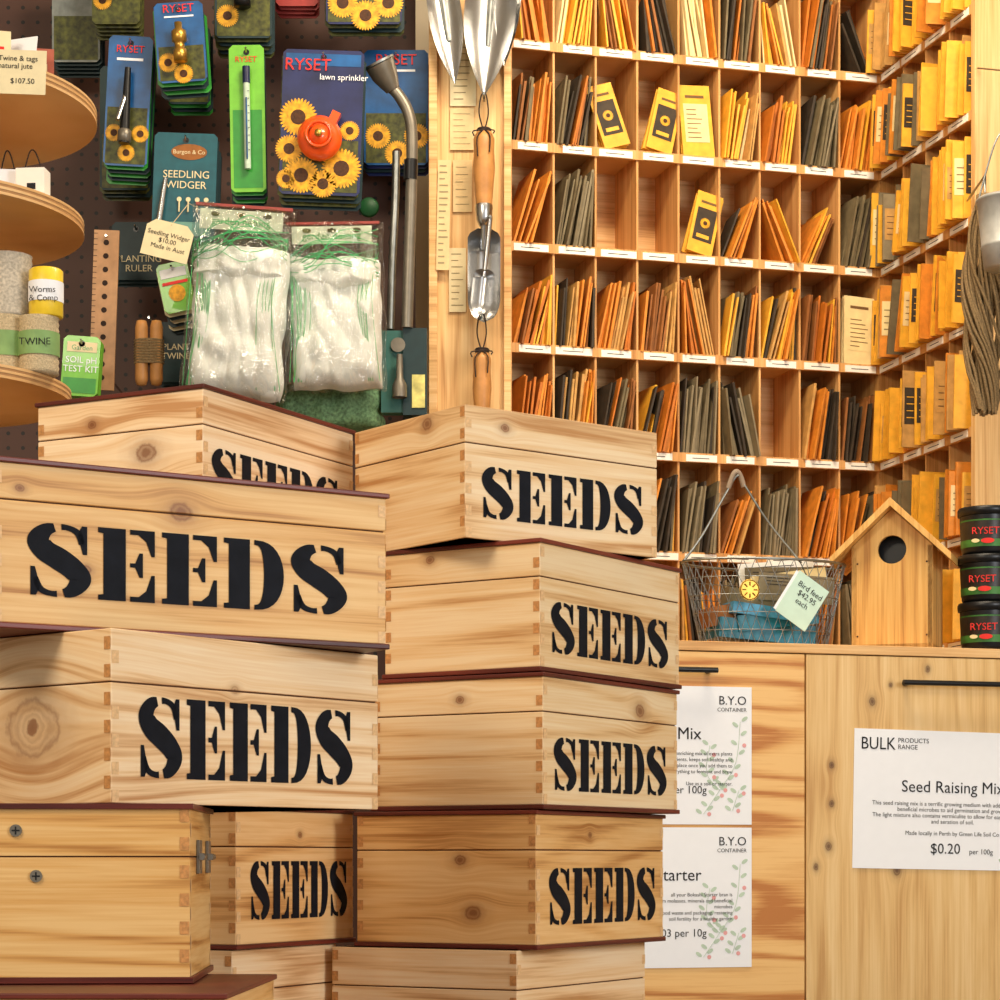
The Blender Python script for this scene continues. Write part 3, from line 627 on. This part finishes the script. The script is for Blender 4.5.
x=hang(62,336,99,396,3.58,LGREEN,1,th=.03); mb,P,p,s=x; mb.quad(*P(64,393),*P(97,378),-.0008,GREEN); mb.text('SOIL pH\nTEST KIT',*P(81,363),9*s,WHITE,-.0012,align='CENTER'); mb.quad(*P(66,352),*P(96,342),-.0008,CREAM); mb.text('Garden',*P(81,350),7*s,GREEN,-.0012,align='CENTER')
done(x,'soil_test_kit_box',4)
x=hang(160,262,192,312,3.78,LGREEN,7,back=CREAM); mb,P,p,s=x; mb.disc(0,-.01,.014,-.001,SUN); mb.quad(*P(163,277),*P(189,268),-.0012,WHITE); mb.quad(*P(163,284),*P(189,281),-.0012,RED); done(x,'plant_label_pack',-12)
mb=MB(); mb.lathe([(0,0),(.014,0),(.017,.004),(.014,.008),(0,.008)],C('dark_green',(24,84,44),.5),R(90,'X')); mb.tube([(0,0,0),(0,.12,0)],.002,STEEL); mb.obj('green_tap_cap',T(*W(369,208,3.86)))
mb=MB(); s=3.7/F; w=25*s; h=160*s; mb.box((-w/2,0,-h/2),(w/2,.005,h/2),C('ruler_wood',(176,132,92),.5,amt=.15))
for i in range(11): mb.disc(0,h/2-.02-i*(h-.04)/10,.0045,-.0004,C('drilled_hole',(40,22,12),.8)); 
for i in range(28): mb.quad(-w/2,h/2-.006-i*.009,-w/2+.006,h/2-.0052-i*.009,-.0004,TXT)
mb.tube([(0,.28,h/2-.012),(0,-.006,h/2-.01)],.002,STEEL); mb.obj('planting_ruler',T(*W(104,310,3.7))@R(2,'Y'))
mb=MB(); s=3.6/F; mb.prism([(-24*s,-16*s),(24*s,-16*s),(24*s,14*s),(16*s,21*s),(-16*s,21*s),(-24*s,14*s)],0,.001,CREAM); mb.text('Seedling Widger\n$10.00\n  Made in Aust',0,6*s,6.5*s,TXT,-.0006,align='CENTER'); mb.tube([(0,-.001,18*s),(.01,.04,50*s),(.012,.12,60*s)],.0007,TWL,n=4)
mb.obj('price_tag',T(*W(167,243,3.6))@R(14,'Y'))
mb=MB()
for k in(-1,1):
    mb.lathe([(0,-.055),(.008,-.053),(.0105,-.045),(.0105,.04),(.008,.05),(0,.052)],HAND,T(k*.012,0,0),n=14)
for k in range(9): mb.lathe([(.0235,-.02+k*.0045),(.0255,-.018+k*.0045),(.0235,-.016+k*.0045)],TWINE,Matrix.Diagonal((1,.55,1,1)),n=20)
mb.tube([(0,.261,.058),(0,-.004,.055)],.002,STEEL); mb.obj('wooden_dibber_pair',T(*W(149,352,3.72)))
def bag(name,u0,v0,u1,v1,d,seed,roll):
    s=d/F; w=(u1-u0)*s;h=(v1-v0)*s; mb=MB()
    mb.pillow(w*.90,h*.74,.09,NET,T(w*.02,0,-h*.11),amp=.009,seed=seed,e=7,freq=24,n=60,fold=.45)
    mb.pillow(w*.92,h*.20,.10,NET,T(w*.0,-.004,h*.17),amp=.010,seed=seed+8,e=4,freq=30,n=30,fold=.5)
    mb.pillow(w*1.02,h*.98,.125,FILM,T(0,0,0),amp=.014,seed=seed+3,e=5,freq=18,n=44)
    mb.box((-w*.40,-.036,h*.34),(w*.40,-.034,h*.44),C('net_header_card',(196,204,180),.6)) 
    mb.text('garden netting',0,h*.365,10*s,GREEN,-.037,align='CENTER')
    for k in range(3): mb.disc(-w*.25+k*w*.25,h*.415,.007,-.0375,LEAF,rz=.004)
    mb.box((-w*.47,-.012,h*.475),(w*.47,-.006,h*.49),C('red_header_strip',(150,62,55),.5))
    rnd=random.Random(seed)
    for k in range(12):
        y=-.066; z0=h*.33-k*h*.010; q=smooth([(-w*.46,-.03,z0-.02),(-w*.2,y,z0+rnd.uniform(-.03,.03)),(w*.1,y,z0+rnd.uniform(-.03,.03)),(w*.46,-.03,z0+rnd.uniform(-.03,.03))],5); mb.tube(q,.0006,GNT,n=4)
    for k in range(16):
        sgn=-1 if k%3 else 1; x0=sgn*(w*.46-k*.0015); q=smooth([(x0,-.02,h*.3),(x0-sgn*rnd.uniform(0,.02),-.05,0),(x0-sgn*rnd.uniform(-.005,.012),-.03,-h*.45)],5); mb.tube(q,.0006,GNT,n=4)
    mb.tube([(0,-.02,h*.47),(0,DB-d,h*.47)],.002,STEEL)
    mb.obj(name,T(*W((u0+u1)/2,(v0+v1)/2,d))@R(roll,'Y'))
bag('bagged_garden_netting',187,205,290,402,3.66,3,4); bag('bagged_garden_netting',285,222,384,394,3.70,11,-1)
mb=MB(); s=3.8/F; mb.pillow(110*s,46*s,.1,C('green_netting',(100,135,95),.7,amt=.5,scale=200,bump=.6),amp=.012,seed=5); mb.tube([(0,.181,.02),(0,0,.015)],.003,STEEL); mb.obj('green_garden_netting',T(*W(330,408,3.8)))
mb=MB(); d=3.76; s=d/F; o=W(400,200,d)
def q(u,v,y=0): return ((u-400)*s,y,(200-v)*s)
mb.tube(smooth([q(388,84),q(400,97),q(409,115),q(412,140),q(411,200),q(409,262),q(407,328)],6),.0095,GMET,n=16)
mb.tube([q(380,66,-.012),q(385,76,-.006),q(393,90)],[.025,.022,.012],GMET,n=20); mb.tube([q(379,64,-.013),q(380,66,-.012)],.0265,DSTEEL,n=20)
mb.tube(smooth([q(396,150,.01),q(395,200,.01),q(392,262,.01),q(390,328,.01)],4),.0065,DSTEEL,n=12); mb.tube([q(411,160),q(410.5,180)],.0115,BLACK,n=14)
mb.box((q(403,0)[0],-.001,q(0,415)[2]),(q(427,0)[0],.03,q(0,328)[2]),DTEAL); mb.box((q(381,0)[0],.004,q(0,412)[2]),(q(404,0)[0],.03,q(0,330)[2]),C('wand_card',(50,100,92),.5))
mb.box((q(412,0)[0],-.003,q(0,408)[2]),(q(425,0)[0],-.0015,q(0,375)[2]),C('wand_photo',(200,190,110),.5,amt=.4)); mb.disc(q(398,0)[0],q(0,345)[2],.012,-.002,GMET); mb.lathe([(.012,-.02),(.012,.0),(.006,.012),(.005,.05)],GMET,T(q(400,0)[0],-.012,q(0,405)[2]+.03),n=14)
mb.tube([q(411,130),q(411,130,.22)],.003,STEEL); mb.obj('watering_wand',T(*o))
# ---------------------------------------------------------------- tiered stand
mb=MB(); LAY=C('ply_layer',(176,128,80),.6)
for z,r in((.875,.212),(.743,.197),(.542,.182),(.36,.18)):
    for k,mt in enumerate((PLY,LAY,PLY,LAY,PLY)):
        mb.lathe([(r-(.0004 if k%2 else 0),z+.003*k),(r-(.0004 if k%2 else 0),z+.003*k+.003)],mt,n=72,smo=False)
    mb.lathe([(0,z),(r,z)],PLY,n=72,smo=False); mb.lathe([(r,z+.015),(0,z+.015)],PLY,n=72,smo=False)
mb.lathe([(.02,-CH),(.02,1.15),(0,1.15)],PLY,n=20); mb.lathe([(0,-CH+.001),(.15,-CH+.001),(.15,-CH+.02),(0,-CH+.02)],PLY,n=40)
mb.obj('tiered_display_stand',T(-.69,2.71,CH))
mb=MB(); s=2.54/F; mb.box((-26*s,0,-22*s),(26*s,.001,22*s),CREAM); mb.text('Twine & tags\nnatural jute\n\n      $107.50',-22*s,11*s,7.5*s,TXT,-.0006); mb.obj('shelf_price_card',T(*W(20,72,2.54))@R(2,'Y'))
def cup(name,u,vb,vt,d,r,mat,band=None,txt=None,base=None,twist=False):
    s=d/F; h=(vb-vt)*s; mb=MB()
    if twist:
        n=int(h/.0035); mb.lathe([(0,0)]+[(r-(.0012 if k%2 else 0),h*k/n) for k in range(n+1)]+[(r*.3,h),(0,h-.004)],mat)
    else: mb.lathe([(0,0),(r-.001,0),(r,.001),(r,h-.002),(r-.002,h),(0,h)],mat)
    if band: mb.lathe([(r+.0006,h*.3),(r+.0006,h*.72)],band)
    if txt: mb.text(txt,-r*.8,h*.45,r*.5,TXT,-r-.001)
    mb.obj(name,T((u-500)*s,d,base))
z3=CH+.542+.0155; GB=C('spool_green_band',(130,165,100),.6)
cup('twine_spool',6,362,303,2.66,.030,TWL,GB,base=z3,twist=True); cup('twine_spool',39,362,306,2.64,.023,TWL,GB,'TWINE',base=z3,twist=True)
cup('twine_spool',8,300,238,2.66,.028,C('white_twine',(190,180,162),.7,amt=.3,scale=300),None,base=z3+.0685,twist=True)
cup('yellow_label_tin',46,306,258,2.64,.0195,TIN,WHITE,'Worms\n& Comp',base=z3+.0648)
def smallbox(name,u,d,w,h,zb,mat,rot=0):
    mb=MB(); mb.box((-w/2,-w*.35,0),(w/2,w*.35,h),mat); mb.tube(smooth([(-w*.3,0,h),(-w*.1,0,h+.022),(w*.1,0,h+.02),(w*.3,0,h)],5),.001,CORD,n=5); mb.quad(-w*.1,h*.3,w*.2,h*.5,-w*.35-.0005,TXT); mb.obj(name,T((u-500)*d/F,d,zb)@R(rot,'Z'),bevel=.001)
smallbox('gift_soap_box',8,2.66,.026,.038,CH+.743+.0155,WHITE,8); smallbox('gift_soap_box',33,2.65,.034,.036,CH+.743+.0155,LABW,-6)
for i,(u,c,t) in enumerate(((-4,CREAM,14),(14,WHITE,-20),(28,C('card_red',(170,90,70),.5),10),(2,C('card_sage',(120,140,115),.5),-8))):
    mb=MB(); mb.box((-.026,0,0),(.026,.001,.075),c); mb.quad(-.018,.02,.018,.055,-.0006,[RED,LEAF,CREAM,TXT][i]); mb.text('garden',0,.008,.01,TXT,-.0006,align='CENTER')
    mb.obj('greeting_card',T((u-500)*2.7/F,2.66+i*.03,CH+.875+.016)@R(t,'Z')@R(-10,'X'))
# ---------------------------------------------------------------- twine hank and bucket at the right
mb=MB(); d=3.60
rnd=random.Random(4)
for k in range(46):
    ph=rnd.uniform(0,6.28); r=rnd.uniform(.004,.026); pts=[]
    for i in range(12):
        t=i/11; a=ph+t*4; rr=r*(.35+1.1*math.sin(math.pi*min(1,t*.92))**.7); pts.append((rr*math.cos(a),rr*math.sin(a)*.7,-.34*t*rnd.uniform(.98,1.02)))
    mb.tube(smooth(pts,2),.0026,TWINE,n=5)
mb.lathe([(.0,.004),(.014,.0),(.016,-.02),(.013,-.03)],TWINE,n=14)
mb.tube([(0,.135,.03),(0,0,.03),(0,0,0)],.002,DSTEEL); 
mb.obj('jute_twine_hank',T((985-500)*d/F,d,CH+(860-195)*d/F))
mb=MB(); d=3.5; mb.lathe([(0,0),(.036,0),(.040,.03),(.0415,.032),(.040,.034),(.046,.10),(.049,.102),(.046,.106),(.044,.10),(.034,.004)],BUCK); mb.tube(smooth([(-.046,0,.10),(-.02,0,.19),(0,0,.21),(.02,0,.19),(.046,0,.10)],6),.0015,DSTEEL,n=6)
mb.tube([(0,0,.205),(0,0,.3),(0,.22,.38)],.0015,TWINE,n=5)
mb.obj('metal_bucket',T((1008-500)*d/F,d,CH+(860-268)*d/F))
# ---------------------------------------------------------------- room
WALL=simple('painted_wall',(205,192,168),.8,amt=.04,scale=8); FLO=simple('concrete_floor',(135,126,112),.6,amt=.15,scale=6); CEI=simple('ceiling_paint',(225,218,204),.8,amt=.03,scale=5)
def rb(n,a,b,m): mb=MB(); mb.box(a,b,m); mb.obj(n)
rb('floor',(-2.4,-1.5,-.05),(2.4,4.7,0),FLO); rb('ceiling',(-2.4,-1.5,3.0),(2.4,4.7,3.05),CEI)
rb('wall_back',(-2.4,4.62,0),(2.4,4.7,3.0),WALL); rb('wall_left',(-2.45,-1.5,0),(-2.4,4.7,3.0),WALL); rb('wall_right',(2.4,-1.5,0),(2.45,4.7,3.0),WALL)
# ---------------------------------------------------------------- lights
def area(name,loc,tgt,size,power,col,sy=None):
    l=bpy.data.lights.new(name,'AREA'); l.size=size; l.energy=power; l.color=col
    if sy: l.shape='RECTANGLE'; l.size_y=sy
    o=bpy.data.objects.new(name,l); bpy.context.scene.collection.objects.link(o); o.location=loc
    o.rotation_euler=(Vector(tgt)-Vector(loc)).to_track_quat('-Z','Y').to_euler(); return o
area('window_daylight',(2.2,.2,1.7),(.05,2.3,1.05),1.0,62,(.92,.96,1),1.0)
area('left_warm_fill',(.35,2.9,2.93),(.4,3.9,1.3),.9,38,(1,.84,.62),.35)
area('left_warm_fill',(-1.3,.6,2.6),(-.3,2.4,1.0),1.0,36,(1,.87,.68),.6)  # added fill, warms the left faces of the seed boxes; not a fixture
w=bpy.data.worlds.new('World'); bpy.context.scene.world=w; w.use_nodes=True; w.node_tree.nodes['Background'].inputs[0].default_value=(1,.95,.88,1); w.node_tree.nodes['Background'].inputs[1].default_value=.62
# ---------------------------------------------------------------- camera
cam=bpy.data.cameras.new('camera'); cam.sensor_width=36; cam.lens=F/1000*36; cam.shift_y=.36; cam.clip_start=.05
co_=bpy.data.objects.new('camera',cam); bpy.context.scene.collection.objects.link(co_); co_.location=(0,0,CH); co_.rotation_euler=(math.radians(90),0,0)
bpy.context.scene.camera=co_
bpy.context.scene.view_settings.view_transform='Standard'
